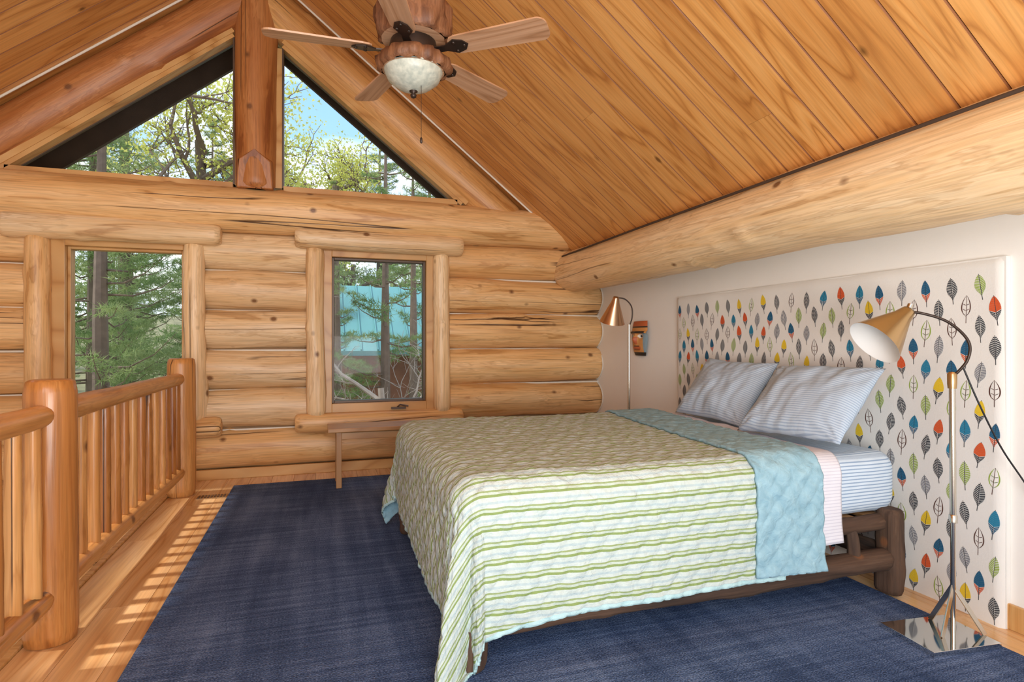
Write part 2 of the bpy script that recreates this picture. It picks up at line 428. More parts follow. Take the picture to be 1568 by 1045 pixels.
def jamb(x,r,p,m=M_log_pale): log('jamb_log',(x,5.76,.55),(x+random.uniform(-.01,.01),5.76,2.12),r,r*.95,m,p,wob=.16,knots=8,seg=24)
W1=empty('window_1'); W2=empty('window_2')
jamb(-2.20,.095,W1,M_log); jamb(-1.045,.088,W1); jamb(-.035,.088,W2); jamb(1.163,.088,W2)
log('header_log',(-2.44,5.73,2.195),(-.835,5.73,2.195),.108,.10,M_log_pale,W1,wob=.07,cham=.03)
log('header_log',(-.22,5.73,2.205),(1.365,5.73,2.205),.10,.105,M_log_pale,W2,wob=.07,cham=.03)
log('sill_log',(-2.44,5.74,.485),(-.835,5.74,.485),.088,.09,M_log,W1,wob=.06,cham=.03)
log('sill_log',(-.22,5.74,.485),(1.365,5.74,.485),.088,.09,M_log,W2,wob=.06,cham=.03)
def window(parent,x0,x1,z0,z1,gx0,gx1,gz0,gz1,dark):
    mb=MB()
    def ring(a0,a1,c0,c1,b0,b1,d0,d1,ya,yb,mi):
        mb.box((a0,ya,c0),(b0,yb,c1),mi); mb.box((b1,ya,c0),(a1,yb,c1),mi)
        mb.box((b0,ya,c0),(b1,yb,d0),mi); mb.box((b0,ya,d1),(b1,yb,c1),mi)
    mx=.022
    ring(x0-.03,x1+.03,z0-.03,z1+.03,gx0-mx,gx1+mx,gz0-mx,gz1+mx,5.77,5.95,0)
    ring(gx0-mx,gx1+mx,gz0-mx,gz1+mx,gx0,gx1,gz0,gz1,5.83,5.93,1 if dark else 0)
    mb.obj('frame',[M_trim,M_dark],parent,bevel=.004)
    g=MB(); g.box((gx0-.005,5.878,gz0-.005),(gx1+.005,5.884,gz1+.005)); g.obj('glass',[M_glass],parent)
window(W1,-2.10,-1.13,.57,2.10,-2.0,-1.168,.67,2.03,False)
window(W2,.05,1.075,.57,2.10,.129,.985,.674,2.03,True)
cr=MB(); cr.box((.66,5.74,.585),(.80,5.78,.605)); cr.tube([(.72,5.75,.605),(.74,5.72,.63),(.82,5.71,.615)],.008,8); cr.obj('crank',[M_dark],W2)
def tri(name,s,xa):
    P=empty(name)
    xa_=RX+s*xa; zb=2.665
    za=GZ-SL*xa
    g=MB(); prism(g,[(xa_,zb),(RX+s*(GZ-zb)/SL,zb),(xa_,za)],5.878,5.884); g.obj('glass',[M_glass],P)
    mb=MB(); y=5.82
    e=RX+s*((GZ-zb)/SL)
    mb.beam((xa_,y,za+.02),(e+s*.05,y,zb-.02),.05,.14,0)
    mb.beam((xa_,y-.03,za+.06),(e+s*.1,y-.03,zb-.015),.05,.10,0)
    mb.beam((xa_,y,zb-.01),(e,y,zb-.01),.05,.14,0)
    mb.beam((xa_-s*.04,y+.02,zb),(xa_-s*.04,y+.02,za),.08,.12,0)
    mb.beam((xa_-s*.006,y-.01,zb),(xa_-s*.006,y-.01,za),.014,.10,1)
    mb.beam((xa_,y+.05,za-.012),(e,y+.05,zb-.012),.015,.03,1)
    mb.obj('frame',[M_trim,M_dark],P)
tri('window_3',-1,.19)
tri('window_4',1,.235)

# ------------------------------------------------------------------ railing
R=empty('railing'); rx=-1.065
log('newel_post',(rx,5.30,0),(rx,5.30,1.11),.105,.10,M_rail,R,wob=.05,knots=5)
log('newel_post',(rx,2.90,0),(rx,2.90,1.09),.095,.09,M_post,R,wob=.05,knots=7)
log('newel_post',(rx,.30,0),(rx,.30,1.09),.095,.09,M_post,R,wob=.05,knots=5)
for a,b in ((2.96,5.24),(.36,2.84)):
    log('top_rail',(rx,a,.955),(rx,b,.945),.052,.046,M_rail,R,wob=.08,seg=20)
    log('bottom_rail',(rx,a,.215),(rx,b,.20),.05,.047,M_rail,R,wob=.10,seg=20)
    n=int(round((b-a)/.158))
    for i in range(n):
        y=a+(b-a)*(i+.6)/(n+.2)
        log('baluster',(rx+random.uniform(-.006,.006),y,.22),(rx,y+random.uniform(-.01,.01),.94),.029,.025,M_rail if random.random()<.5 else M_post,R,wob=.12,seg=14,knots=3,cham=.002)

# ------------------------------------------------------------------ rug
def rug_mat():
    m,nt,b=new_mat('rug_indigo')
    tc=nt.nodes.new('ShaderNodeTexCoord').outputs['Object']
    a=noi(nt,mapp(nt,tc,(1.5,38,1)),1,4,.7,.2)
    p=noi(nt,mapp(nt,tc,(1.1,.8,1)),1.4,3,.5,.8)
    q=noi(nt,mapp(nt,tc,(13,.9,1)),1,3,.5,.3)
    f=noi(nt,mapp(nt,tc,(130,210,1)),1,1)
    s=mth(nt,'ADD',mth(nt,'ADD',mth(nt,'MULTIPLY',a,.42),mth(nt,'MULTIPLY',p,.33)),mth(nt,'MULTIPLY',mth(nt,'SUBTRACT',f,.5),.55))
    s=mth(nt,'ADD',s,mth(nt,'MULTIPLY',q,.25))
    c=ramp(nt,s,[(.36,(.026,.046,.105)),(.5,(.062,.098,.195)),(.66,(.160,.220,.36))])
    nt.links.new(c,b.inputs['Base Color']); b.inputs['Roughness'].default_value=1.0
    b.inputs['Specular IOR Level'].default_value=.1
    bump(nt,b,f,.7,.01); return m
rg=MB(); rg.box((-.70,-.6,.001),(2.62,5.455,.017)); rg.obj('area_rug',[rug_mat()],bevel=.006)

# ------------------------------------------------------------------ bed
BED=empty('bed'); bx0,bx1,by0,by1=.54,2.66,2.12,3.76
def bpole(name,p0,p1,r0,r1,k,seg=20):
    log(name,p0,p1,r0,r1,M_bark,BED,wob=.34,knots=k,seg=seg,ring=.025,bow=.008)
for x,y,h in ((bx1,by0,.43),(bx1,by1,.43),(bx0,by0,.36),(bx0,by1,.36)):
    bpole('bed_post',(x,y,.017),(x,y,h),.062,.056,6,24)
for y in (by0,by1):
    sgn=1 if y==by0 else -1
    bpole('side_rail',(bx0,y,.185),(bx1-.03,y,.185),.046,.05,24)
    bpole('side_rail_upper',(bx0,y+.03*sgn,.35),(bx1,y+.03*sgn,.36),.035,.04,14)
    for x in (.9,1.5,2.1,2.42):
        bpole('rail_spindle',(x,y,.19),(x,y+.02*sgn,.35),.028,.024,2,12)
for x in (bx0,bx1):
    bpole('end_rail',(x,by0,.20),(x,by1,.20),.045,.045,10)
    bpole('end_rail_upper',(x,by0,.34),(x,by1,.34),.036,.036,10)
sl=MB()
for i in range(12): sl.box((.62+i*.175,by0+.04,.375),(.72+i*.175,by1-.04,.395))
sl.obj('slats',[M_bench],BED,bevel=.003)

def ticking(name,base,line,period,w,uvaxis='Y'):
    m,nt,b=new_mat(name)
    uv=nt.nodes.new('ShaderNodeTexCoord').outputs['UV']
    s=nd(nt,'ShaderNodeSeparateXYZ',{0:uv}).outputs[uvaxis]
    fr=mth(nt,'FRACT',mth(nt,'DIVIDE',s,period))
    k=mth(nt,'LESS_THAN',fr,w)
    n=noi(nt,uv,14,3)
    c=mixc(nt,k,base,line)
    c=mixc(nt,.15,c,ramp(nt,n,[(.3,.7),(.7,1.0)]),'MULTIPLY')
    nt.links.new(c,b.inputs['Base Color']); b.inputs['Roughness'].default_value=.9
    bump(nt,b,noi(nt,uv,9,3,.6),.35,.02); return m
M_tick=ticking('ticking_blue',(.58,.68,.77),(.26,.36,.50),.016,.35)
M_pill=ticking('pillow_ticking',(.48,.575,.67),(.32,.41,.53),.013,.42,'Y')
M_sheet=ticking('top_sheet',(.70,.69,.74),(.58,.57,.64),.015,.3)

def rounded_slab(name,x0,x1,y0,y1,z0,z1,r,mat,parent):
    def rr(w,h,r,k=6):
        pts=[]
        for cx,cy,a0 in ((w-r,h-r,0),(-w+r,h-r,90),(-w+r,-h+r,180),(w-r,-h+r,270)):
            for i in range(k+1):
                a=math.radians(a0+90*i/k); pts.append((cx+r*math.cos(a),cy+r*math.sin(a)))
        return pts
    W=(y1-y0)/2;H=(z1-z0)/2;yc=(y0+y1)/2;zc=(z0+z1)/2
    vs=[];uv=[];fs=[]
    st=[(x0+r*(1-math.sin(math.pi/2*i/6)),r*(1-math.cos(math.pi/2*i/6))) for i in range(6,-1,-1)]
    xs=st+[(x0+r+(x1-x0-2*r)*i/20,0) for i in range(1,20)]+[(x1-(a-x0),b) for a,b in st[::-1]]
    for x,ins in xs:
        ps=rr(W-ins,H-ins,max(r-ins*.6,.012))
        for p in ps:
            vs.append((x,yc+p[0],zc+p[1]+.006*noise.noise(Vector((x*5,p[0]*5,p[1]*5))))); uv.append((x,p[1]*1.0 if abs(p[0])>W-.03 else p[0]))
    m=len(ps);N=len(xs)
    for i in range(N-1):
        for j in range(m):
            k=(j+1)%m; fs.append((i*m+j,i*m+k,(i+1)*m+k,(i+1)*m+j))
    fs.append(tuple(range(m))[::-1]); fs.append(tuple((N-1)*m+j for j in range(m)))
    me=bpy.data.meshes.new(name); me.from_pydata(vs,[],fs); me.materials.append(mat)
    ul=me.uv_layers.new(name='UVMap'); li=np.zeros(len(me.loops),dtype=np.int32); me.loops.foreach_get('vertex_index',li)
    ul.data.foreach_set('uv',np.array(uv,dtype=np.float32)[li].ravel())
    me.polygons.foreach_set('use_smooth',[True]*len(fs)); me.validate(); me.update()
    bm=bmesh.new(); bm.from_mesh(me); bmesh.ops.recalc_face_normals(bm,faces=bm.faces); bm.to_mesh(me); bm.free()
    o=bpy.data.objects.new(name,me); finish(o,parent); return o
rounded_slab('mattress',.55,2.73,2.13,3.77,.40,.70,.08,M_tick,BED)

def drape(a,b,off=0.0,x0=.465,y0=2.065,y1=3.835,top=.735,foot=True,quilt=True):
    R0=.11
    Rr=R0+off
    ex=x0+R0; e0=y0+R0; e1=y1-R0
    dx=max(0,ex-a) if foot else 0
    sy=-1; dy=max(0,e0-b)
    if b>e1: dy=b-e1; sy=1
    ca=max(a,ex) if foot else a; cb=min(max(b,e0),e1)
    d=math.hypot(dx,dy)
    if d<1e-9: o=0;dn=0;ux=uy=0;rest=0
    else:
        ux=-dx/d; uy=sy*dy/d
        arc=Rr*math.pi/2
        if d<arc: o=Rr*math.sin(d/Rr);dn=Rr*(1-math.cos(d/Rr));rest=0
        else: rest=d-arc;o=Rr;dn=Rr+rest
    if rest>0:
        corner=min(1,2*min(dx,dy)/(d)) if d>0 else 0
        o+=rest*(.03+.09*corner)
        o+=rest*.07*noise.noise(Vector((a*2.6,b*2.6,3.1)))
        if corner>0:
            th=math.atan2(dy,dx); o+=rest*.13*corner*math.cos(th*8+.5)
    z=top+off-dn+.010*noise.noise(Vector((a*2.2,b*2.2,.5)))*(1 if dn<.1 else .2)
    if quilt:
        wa=a+.016*noise.noise(Vector((a*6,b*6,1))); wb=b+.016*noise.noise(Vector((a*6,b*6,7)))
        q=abs(math.sin(math.pi*(wa*1.0+wb)/.095))*abs(math.sin(math.pi*(wa-wb*.9)/.095))
        side=min(1,dn/.1)
        q=q**.45*(.005+.005*side)+.005*noise.noise(Vector((a*10,b*14,2)))+.0035*noise.noise(Vector((a*26,b*30,2)))
    else: q=.006*noise.noise(Vector((a*7,b*7,6)))
    if d<Rr*1.57: nx,nz=(math.sin(d/Rr),math.cos(d/Rr)) if d>0 else (0,1)
    else: nx,nz=1,0
    x=ca+ux*(o+q*nx); y=cb+uy*(o+q*nx); z+=q*nz
    fl=.03
    if z<fl:
        ex_=(fl-z); x+=ux*ex_*.8; y+=uy*ex_*.8; z=fl+.01*abs(noise.noise(Vector((a*8,b*8,1))))
    return (x,y,z)

def quilt_mat():
    m,nt,b=new_mat('quilt_striped')
    uv=nt.nodes.new('ShaderNodeTexCoord').outputs['UV']
    wob=noi(nt,uv,5,1)
    sp=nd(nt,'ShaderNodeSeparateXYZ',{0:uv})
    X=sp.outputs['X']; Y=mth(nt,'ADD',sp.outputs['Y'],mth(nt,'MULTIPLY',mth(nt,'SUBTRACT',wob,.5),.012))
    fr=mth(nt,'FRACT',mth(nt,'DIVIDE',Y,.062))
    W=(.50,.575,.54); G=(.22,.30,.10)
    c=ramp(nt,fr,[(0,G),(.15,(.46,.54,.46)),(.30,(.27,.34,.15)),(.40,W),(.60,(.40,.50,.51)),(.74,W)],'CONSTANT')
    n=noi(nt,uv,60,2)
    c=mixc(nt,.3,c,ramp(nt,n,[(.35,.75),(.6,1.0)]),'MULTIPLY')
    nt.links.new(c,b.inputs['Base Color']); b.inputs['Roughness'].default_value=.95
    bump(nt,b,noi(nt,uv,26,4,.65,.6),.7,.014)
    return m
def blue_mat(name,c0,c1):
    m,nt,b=new_mat(name)
    uv=nt.nodes.new('ShaderNodeTexCoord').outputs['UV']
    n=noi(nt,uv,18,4,.6,.4)
    nt.links.new(ramp(nt,n,[(.3,c0),(.7,c1)]),b.inputs['Base Color'])
    b.inputs['Roughness'].default_value=.95
    bump(nt,b,n,.8,.015); return m
M_blue=blue_mat('quilt_reverse_blue',(.20,.36,.44),(.31,.49,.56)); M_bind=blue_mat('quilt_binding',(.36,.56,.58),(.46,.64,.64)); M_quilt=quilt_mat()
A1=1.95; B1=4.28
def qf(a,b):
    A0=-.045+.11*max(0,b-.45)/.55
    A=A0+(A1-A0)*a
    t=min(1,max(0,(1.0-A)/1.0)); t=t*t*(3-2*t)
    B0=1.575-.15*t
    B=B0+(B1-B0)*b
    return drape(A,B),(A,B)
NU,NV=230,290
o=grid('quilt',NU,NV,qf,[M_quilt,M_blue,M_bind,M_blue],BED)
mi=[0]*((NU-1)*(NV-1))
for i in range(NU-1):
    for j in range(NV-1):
        if i<2 or j<2 or j>NV-4: mi[i*(NV-1)+j]=2
o.data.polygons.foreach_set('material_index',mi)
s=o.modifiers.new('thick','SOLIDIFY'); s.thickness=.012; s.offset=-1; s.material_offset=1
def bf(a,b):
    B=1.575+(4.28-1.575)*b; sk=.10*(B-2.07) if B>2.07 else 0
    A=1.79+.36*a+sk
    return drape(A,B,.016),(A,B)
o=grid('quilt_turned_back',50,270,bf,[M_blue],BED)
s=o.modifiers.new('thick','SOLIDIFY'); s.thickness=.014; s.offset=-1
def shf(a,b):
    B=1.72+(4.1-1.72)*b; sk=.10*(B-2.07) if B>2.07 else 0
    A=2.02+.29*a+sk*1.2+.01*math.sin(B*9)
    return drape(A,B,-.006,y0=2.08,y1=3.82,top=.728,foot=False,quilt=False),(A,B)
o=grid('top_sheet',30,160,shf,[M_sheet],BED)
s=o.modifiers.new('thick','SOLIDIFY'); s.thickness=.006; s.offset=-1

def pillow(c,w,h,t,tilt,yaw,roll,seed):
    tl=math.radians(tilt)
    X=Vector((0,1,0)); Yv=Vector((math.cos(tl),0,math.sin(tl))); Z=X.cross(Yv)
    if Z.x>0: Z=-Z
    Rm=Matrix((( X.x,Yv.x,Z.x),(X.y,Yv.y,Z.y),(X.z,Yv.z,Z.z))).to_4x4()
    M=Matrix.Translation(c)@Matrix.Rotation(math.radians(yaw),4,'Z')@Rm@Matrix.Rotation(math.radians(roll),4,'Z')
    n=56; vs=[];uv=[];fs=[]
    for side in (1,-1):
        for i in range(n):
            for j in range(n):
                u=-1+2*i/(n-1); v=-1+2*j/(n-1)
                e=max(0,1-abs(u)**2.6)*max(0,1-abs(v)**2.6)
                th=t/2*e**.55
                x=u*w/2*(1-.05*(1-v*v)); y=v*h/2*(1-.07*(1-u*u))
                wr=.020*noise.noise(Vector((x*6+seed,y*6,side)))+.013*noise.noise(Vector((x*15+seed,y*9+x*6,side)))
                cz=math.sin(14*math.atan2(1.05-abs(v),1.05-abs(u)))*.006*max(abs(u*v)-.25,0)*3
                z=side*(th+(wr+cz)*e**.3)+.02*math.sin(x*5+seed)*(.3+y)
                vs.append(M@Vector((x,y,z))); uv.append((x,y+.006*math.sin(x*9+seed)))
    for s_ in range(2):
        b0=s_*n*n
        for i in range(n-1):
            for j in range(n-1):
                f=(b0+i*n+j,b0+(i+1)*n+j,b0+(i+1)*n+j+1,b0+i*n+j+1)
                fs.append(f if s_==0 else f[::-1])
    me=bpy.data.meshes.new('pillow'); me.from_pydata([tuple(v) for v in vs],[],fs); me.materials.append(M_pill)
    ul=me.uv_layers.new(name='UVMap'); li=np.zeros(len(me.loops),dtype=np.int32); me.loops.foreach_get('vertex_index',li)
    ul.data.foreach_set('uv',np.array(uv,dtype=np.float32)[li].ravel())
    me.polygons.foreach_set('use_smooth',[True]*len(fs)); me.update()
    bm=bmesh.new(); bm.from_mesh(me); bmesh.ops.remove_doubles(bm,verts=bm.verts,dist=.0008); bmesh.ops.recalc_face_normals(bm,faces=bm.faces); bm.to_mesh(me); bm.free()
    return finish(bpy.data.objects.new('pillow',me))
pillow(Vector((2.49,2.48,.925)),.65,.50,.18,46,3,-3,1.0)
pillow(Vector((2.57,3.26,.925)),.69,.48,.18,54,0,1,5.0)

# ------------------------------------------------------------------ headboard with feather print
HB=empty('headboard')
def hxx(y): return 2.81+.025*(y-1.72)
def hripple(y,z): return hxx(y)+.008*noise.noise(Vector((y*3.2,z*1.1,4.0)))
def fabric_mat():
    m,nt,b=new_mat('headboard_linen'); tc=nt.nodes.new('ShaderNodeTexCoord').outputs['Object']
    n=noi(nt,tc,120,2); g=noi(nt,tc,3,2)
    nt.links.new(mixc(nt,g,(.72,.71,.67),(.79,.78,.74)),b.inputs['Base Color']); b.inputs['Roughness'].default_value=.9
    bump(nt,b,n,.3,.002); return m
hb=MB(); ny,nz=120,70
Y0,Y1,Z0,Z1=1.72,4.25,.0,1.62
vs=[]
for i in range(ny+1):
    for j in range(nz+1):
        y=Y0+(Y1-Y0)*i/ny; z=Z0+(Z1-Z0)*j/nz
        e=min(y-Y0,Y1-y,Z1-z); r=.016
        dx=0 if e>r else r-math.sqrt(max(0,r*r-(r-e)**2))
        vs.append((hripple(y,z)+dx,y,z))
fs=[(i*(nz+1)+j,i*(nz+1)+j+1,(i+1)*(nz+1)+j+1,(i+1)*(nz+1)+j) for i in range(ny) for j in range(nz)]
hb.add(vs,fs,0,True)
vprism(hb,[(hxx(Y0)+.014,Y0),(WXf(Y0)-.001,Y0),(WXf(Y1)-.001,Y1),(hxx(Y1)+.014,Y1)],Z0,Z1,0)
hb.obj('headboard_panel',[fabric_mat()],HB)
fc=[(.03,.035,.045),(.010,.10,.20),(.74,.52,.02),(.28,.40,.06),(.62,.095,.022),(.20,.21,.24),(.09,.035,.025),(.015,.20,.34),(.12,.17,.05)]
fm=[plain('print_%d'%i,c,.9,var=.05) for i,c in enumerate(fc)]
# (upper colour, lower colour, style)
types=[(0,0,'full'),(1,4,'two'),(2,0,'two'),(3,3,'full'),(4,0,'two'),(6,6,'ring'),(5,0,'full'),(3,8,'ring'),(7,1,'two'),(0,0,'full')]
fe=MB(); rnd=random.Random(3)
pitch=.0625; col=0; y=Y0+.036
order=[0,4,1,3,2,5,8,6,9,7]
def wf(t):
    t=min(1,max(0,t)); return max(.03,(math.sin(math.pi*t**.80))**.75)
while y<Y1-.025:
    row=0; z=Z0+.065+(.095 if col%2 else 0)
    while z<Z1-.06:
        c1,c2,kind=types[order[(row*3+col*2+(col//3))%len(order)]]
        H=.132+rnd.uniform(-.010,.008); Wd=.047+rnd.uniform(-.004,.004); tl=rnd.uniform(-.16,.16)
        zj=z+rnd.uniform(-.012,.012); bend=rnd.uniform(-.25,.25)
        def P(a,b):
            xx=a*Wd/2+bend*Wd*(b-.5)**2; zz=(b-.5)*H; yy=y+xx*math.cos(tl)-zz*math.sin(tl); z_=zj+xx*math.sin(tl)+zz*math.cos(tl)
            return (hripple(yy,z_)-.0014,yy,z_)
        n=12
        for i in range(n):
            t0=.17+.76*i/n; gap=.66 if kind!='two' else .95
            t1=t0+.76/n*gap
            lower=t0<.42
            if kind=='two' and lower: t1=t0+.76/n*.7
            ci=c2 if (lower and kind!='full') else c1
            w0=wf((t0-.13)/.82);w1=wf((t1-.13)/.82)
            up0=.11*(1-t0)*1.3; up1=.11*(1-t1)*1.3
            for sd in (1,-1):
                if kind=='ring':
                    if i in (1,4,7) : fe.add([P(.05*sd,t0),P(sd*w0*.62,t0+up0*.7),P(sd*w0*.62,t0+up0*.7+.02),P(.05*sd,t0+.02)],[(0,1,2,3)],c2,False)
                    t1=t0+.76/n*1.05; w1=wf((t1-.13)/.82); up1=.11*(1-t1)*1.3
                    fe.add([P(sd*w0*.78,t0+up0),P(sd*w0,t0+up0),P(sd*w1,t1+up1),P(sd*w1*.78,t1+up1)],[(0,1,2,3)],c1,False)
                else:
                    g0=.08 if (kind=='full' or lower) else 0
                    fe.add([P(g0*sd,t0),P(sd*w0,t0+up0),P(sd*w1,t1+up1),P(g0*sd,t1)],[(0,1,2,3)],ci,False)
        fe.add([P(-.06,0),P(.06,0),P(.04,.97),P(-.04,.97)],[(0,1,2,3)],6 if kind=='ring' else 0,False)
        z+=.19; row+=1
    y+=pitch; col+=1
fe.obj('feather_print',fm,HB)

# ------------------------------------------------------------------ bench
B=empty('bench')
b_=MB(); b_.box((.06,5.04,.485),(1.42,5.38,.52)); 
b_.obj('seat',[M_bench],B,bevel=.006)
b_=MB()
for x in (.15,1.33):
    for yy in (5.08,5.34):
        b_.beam((x,yy,.485),(x,yy,0.018),.045,.045,0,up=(0,1,0))
    b_.box((x-.015,5.08,.40),(x+.015,5.34,.47))
b_.box((.15,5.075,.42),(1.33,5.10,.48)); b_.box((.15,5.32,.42),(1.33,5.345,.48))
b_.obj('legs',[M_bench],B,bevel=.004)

# ------------------------------------------------------------------ floor lamps
def cone_shade(mb,apex,axis,L,r0,r1,mo,mi_):
    M=frameZ(apex,Vector(apex)+Vector(axis))
    mb.lathe([(0.0,-.012),(r0*.9,-.010),(r0,.0),(r0+(r1-r0)*.12,L*.18),(r1,L)],M,40,mo)
    mb.lathe([(r1,L),(r1-.003,L-.001),(r0+(r1-r0)*.12-.004,L*.18),(.004,.02)],M,40,mi_)
def bez(pts,n=24):
    out=[]
    P=[Vector(p) for p in pts]
    for i in range(len(P)-1):
        p0=P[max(i-1,0)];p1=P[i];p2=P[i+1];p3=P[min(i+2,len(P)-1)]
        for k in range(n//2):
            t=k/(n//2)
            out.append(.5*((2*p1)+(-p0+p2)*t+(2*p0-5*p1+4*p2-p3)*t*t+(-p0+3*p1-3*p2+p3)*t**3))
    out.append(P[-1]); return out
L=empty('floor_lamp')
mb=MB()
Mb=Matrix.Translation((2.44,1.735,.017))@Matrix.Rotation(math.radians(-6),4,'Z')
mb.box((-.165,-.125,0),(.165,.125,.022),3,Mb)
mb.tube([(2.53,1.74,.035),(2.53,1.74,.50)],.010,14,0)
mb.tube([(2.53,1.74,.50),(2.527,1.742,1.10)],.012,14,0)
mb.lathe([(.016,0),(.016,.03),(.012,.035)],Matrix.Translation((2.53,1.74,.485)),16,0)
for e in ((2.41,1.70,.038),(2.60,1.66,.038)):
    mb.beam((2.53,1.74,.22),e,.020,.006,0,up=(0,1,0))
mb.beam((2.53,1.74,.22),(2.52,1.83,.038),.020,.006,0,up=(1,0,0))
mb.obj('stand',[M_metal,M_brass,M_shadein,M_mirror,M_black],L,bevel=.001)
mb=MB()
mb.tube(bez([(2.53,1.74,1.10),(2.555,1.70,1.17),(2.56,1.70,1.25),(2.53,1.76,1.33),(2.47,1.83,1.37),(2.42,1.865,1.375)]),.006,10,4)
mb.lathe([(.016,-.02),(.018,0),(.018,.04),(.012,.05)],Matrix.Translation((2.527,1.742,1.07)),16,1)
cone_shade(mb,(2.43,1.865,1.375),(-.165,.035,-.145),.205,.03,.115,1,2)
mb.tube([(2.43,1.865,1.375),(2.445,1.86,1.41)],.012,12,0)
mb.obj('arm_and_shade',[M_metal,M_brass,M_shadein,M_metal,M_fanmetal],L)
mb=MB(); mb.tube(bez([(2.545,1.71,1.14),(2.60,1.68,.98),(2.70,1.66,.80),(2.81,1.62,.62),(2.832,1.50,.38)]),.0035,8,0)
mb.box((2.826,1.46,.29),(2.845,1.53,.40),1); mb.obj('cord',[M_black,M_shadein],L)

L2=empty('floor_lamp.001')
mb=MB()
mb.box((-.15,-.12,0),(.15,.12,.022),3,Matrix.Translation((2.60,4.68,.0))@Matrix.Rotation(.1,4,'Z'))
mb.tube([(2.66,4.67,.01),(2.66,4.67,.62)],.010,14,0)
mb.tube([(2.66,4.67,.62),(2.66,4.67,1.40)],.012,14,0)
for e in ((2.52,4.62,.02),(2.66,4.78,.02),(2.70,4.60,.02)): mb.beam((2.66,4.67,.26),e,.022,.006,0,up=(0,1,.1))
mb.tube(bez([(2.66,4.67,1.38),(2.685,4.66,1.46),(2.68,4.66,1.56),(2.63,4.69,1.63),(2.56,4.73,1.645)]),.006,10,4)
cone_shade(mb,(2.545,4.70,1.64),(.0,.07,-.2),.23,.028,.115,1,2)
mb.obj('stand_and_shade',[M_metal,M_copper,M_shadein,M_mirror,M_fanmetal],L2)

# ------------------------------------------------------------------ wall mask
mk=empty('carved_mask')
M_mred=plain('mask_red',(.50,.12,.04),.5); M_mor=plain('mask_orange',(.60,.27,.08),.5); M_mblk=plain('mask_black',(.03,.025,.02),.5); M_mblue=plain('mask_slate',(.22,.30,.34),.5); M_mwhite=plain('mask_bone',(.75,.70,.60),.5)
def mf(a,b):
    v=-1+2*b; u=-1+2*a
    hw=.145*(1-.12*abs(v)**3)*(1-.22*max(0,-v))
    y=4.90-u*hw; z=1.275+v*.165
    d=.055*math.sqrt(max(0,1-u*u*.9))*(1-.5*abs(v)**4)
    d+=.045*math.exp(-(u/.16)**2-((v+.05)/.28)**2)
    d+=.018*math.exp(-((v-.34)/.08)**2)
    for s in (1,-1): d-=.022*math.exp(-((u-s*.42)/.2)**2-((v-.12)/.12)**2)
    d+=.018*math.exp(-(u/.4)**2-((v+.55)/.09)**2)
    return (WXf(y)-.004-max(0,d),y,z),(a,b)
o=grid('mask_face',60,80,mf,[M_mor,M_mred,M_mblk,M_mblue,M_mwhite],mk)
for p in o.data.polygons:
    c=p.center; v=(c.z-1.275)/.165; u=(4.90-c.y)/.145
    if v>.70: p.material_index=1
    elif v>.62: p.material_index=2
    elif .30<v<.42: p.material_index=2 if abs(u)<.85 else 0
    elif math.hypot((abs(u)-.42)/.10,(v-.13)/.07)<1: p.material_index=2
    elif math.hypot((abs(u)-.42)/.24,(v-.13)/.12)<1: p.material_index=4
    elif abs(u)<.45 and abs(v+.55)<.09: p.material_index=1
    elif abs(u)<.36 and abs(v+.55)<.13: p.material_index=2
    elif abs(u)<.18 and -.35<v<.1: p.material_index=1
    elif v<-.80: p.material_index=2
    elif abs(u)>.66 and v<.3: p.material_index=3

# ------------------------------------------------------------------ ceiling fan
F=empty('ceiling_fan'); fx,fy=.437,2.87
T=Matrix.Translation((fx,fy,0))
mb=MB()
mb.lathe([(.0,2.724),(.145,2.725),(.155,2.727)],T,36,3,True,.05)
mb.lathe([(.155,2.727),(.172,2.735),(.174,2.765),(.180,2.80),(.174,2.84),(.176,2.88),(.16,2.92),(.0,2.925)],T,48,1,True,.26)
mb.lathe([(.0,2.60),(.10,2.60),(.115,2.63),(.12,2.68),(.11,2.722)],T,32,0)
mb.lathe([(.10,2.575),(.150,2.577)],T,40,3,True,.03)
mb.lathe([(.150,2.577),(.172,2.59),(.174,2.615),(.168,2.64),(.10,2.645)],T,48,1,True,.22)
mb.lathe([(.0,2.48),(.03,2.482),(.08,2.50),(.125,2.535),(.143,2.575),(.143,2.585)],T,40,2)
mb.lathe([(0,2.445),(.012,2.45),(.016,2.462),(.008,2.47),(.02,2.478),(.022,2.486),(0,2.49)],T,16,0)
mb.tube([(fx,fy,2.9),(fx,fy,3.85)],.014,12,0)
mb.lathe([(.02,3.74),(.06,3.76),(.075,3.90),(.075,3.98)],T,24,0)
mb.tube([(fx+.03,fy-.05,2.6),(fx+.03,fy-.05,2.24)],.0012,5,0,True); mb.lathe([(0,2.21),(.006,2.215),(.006,2.235),(0,2.245)],Matrix.Translation((fx+.03,fy-.05,0)),10,0)
mb.obj('motor_and_light',[M_fanmetal,M_fanlog,M_bowl,M_blade],F)
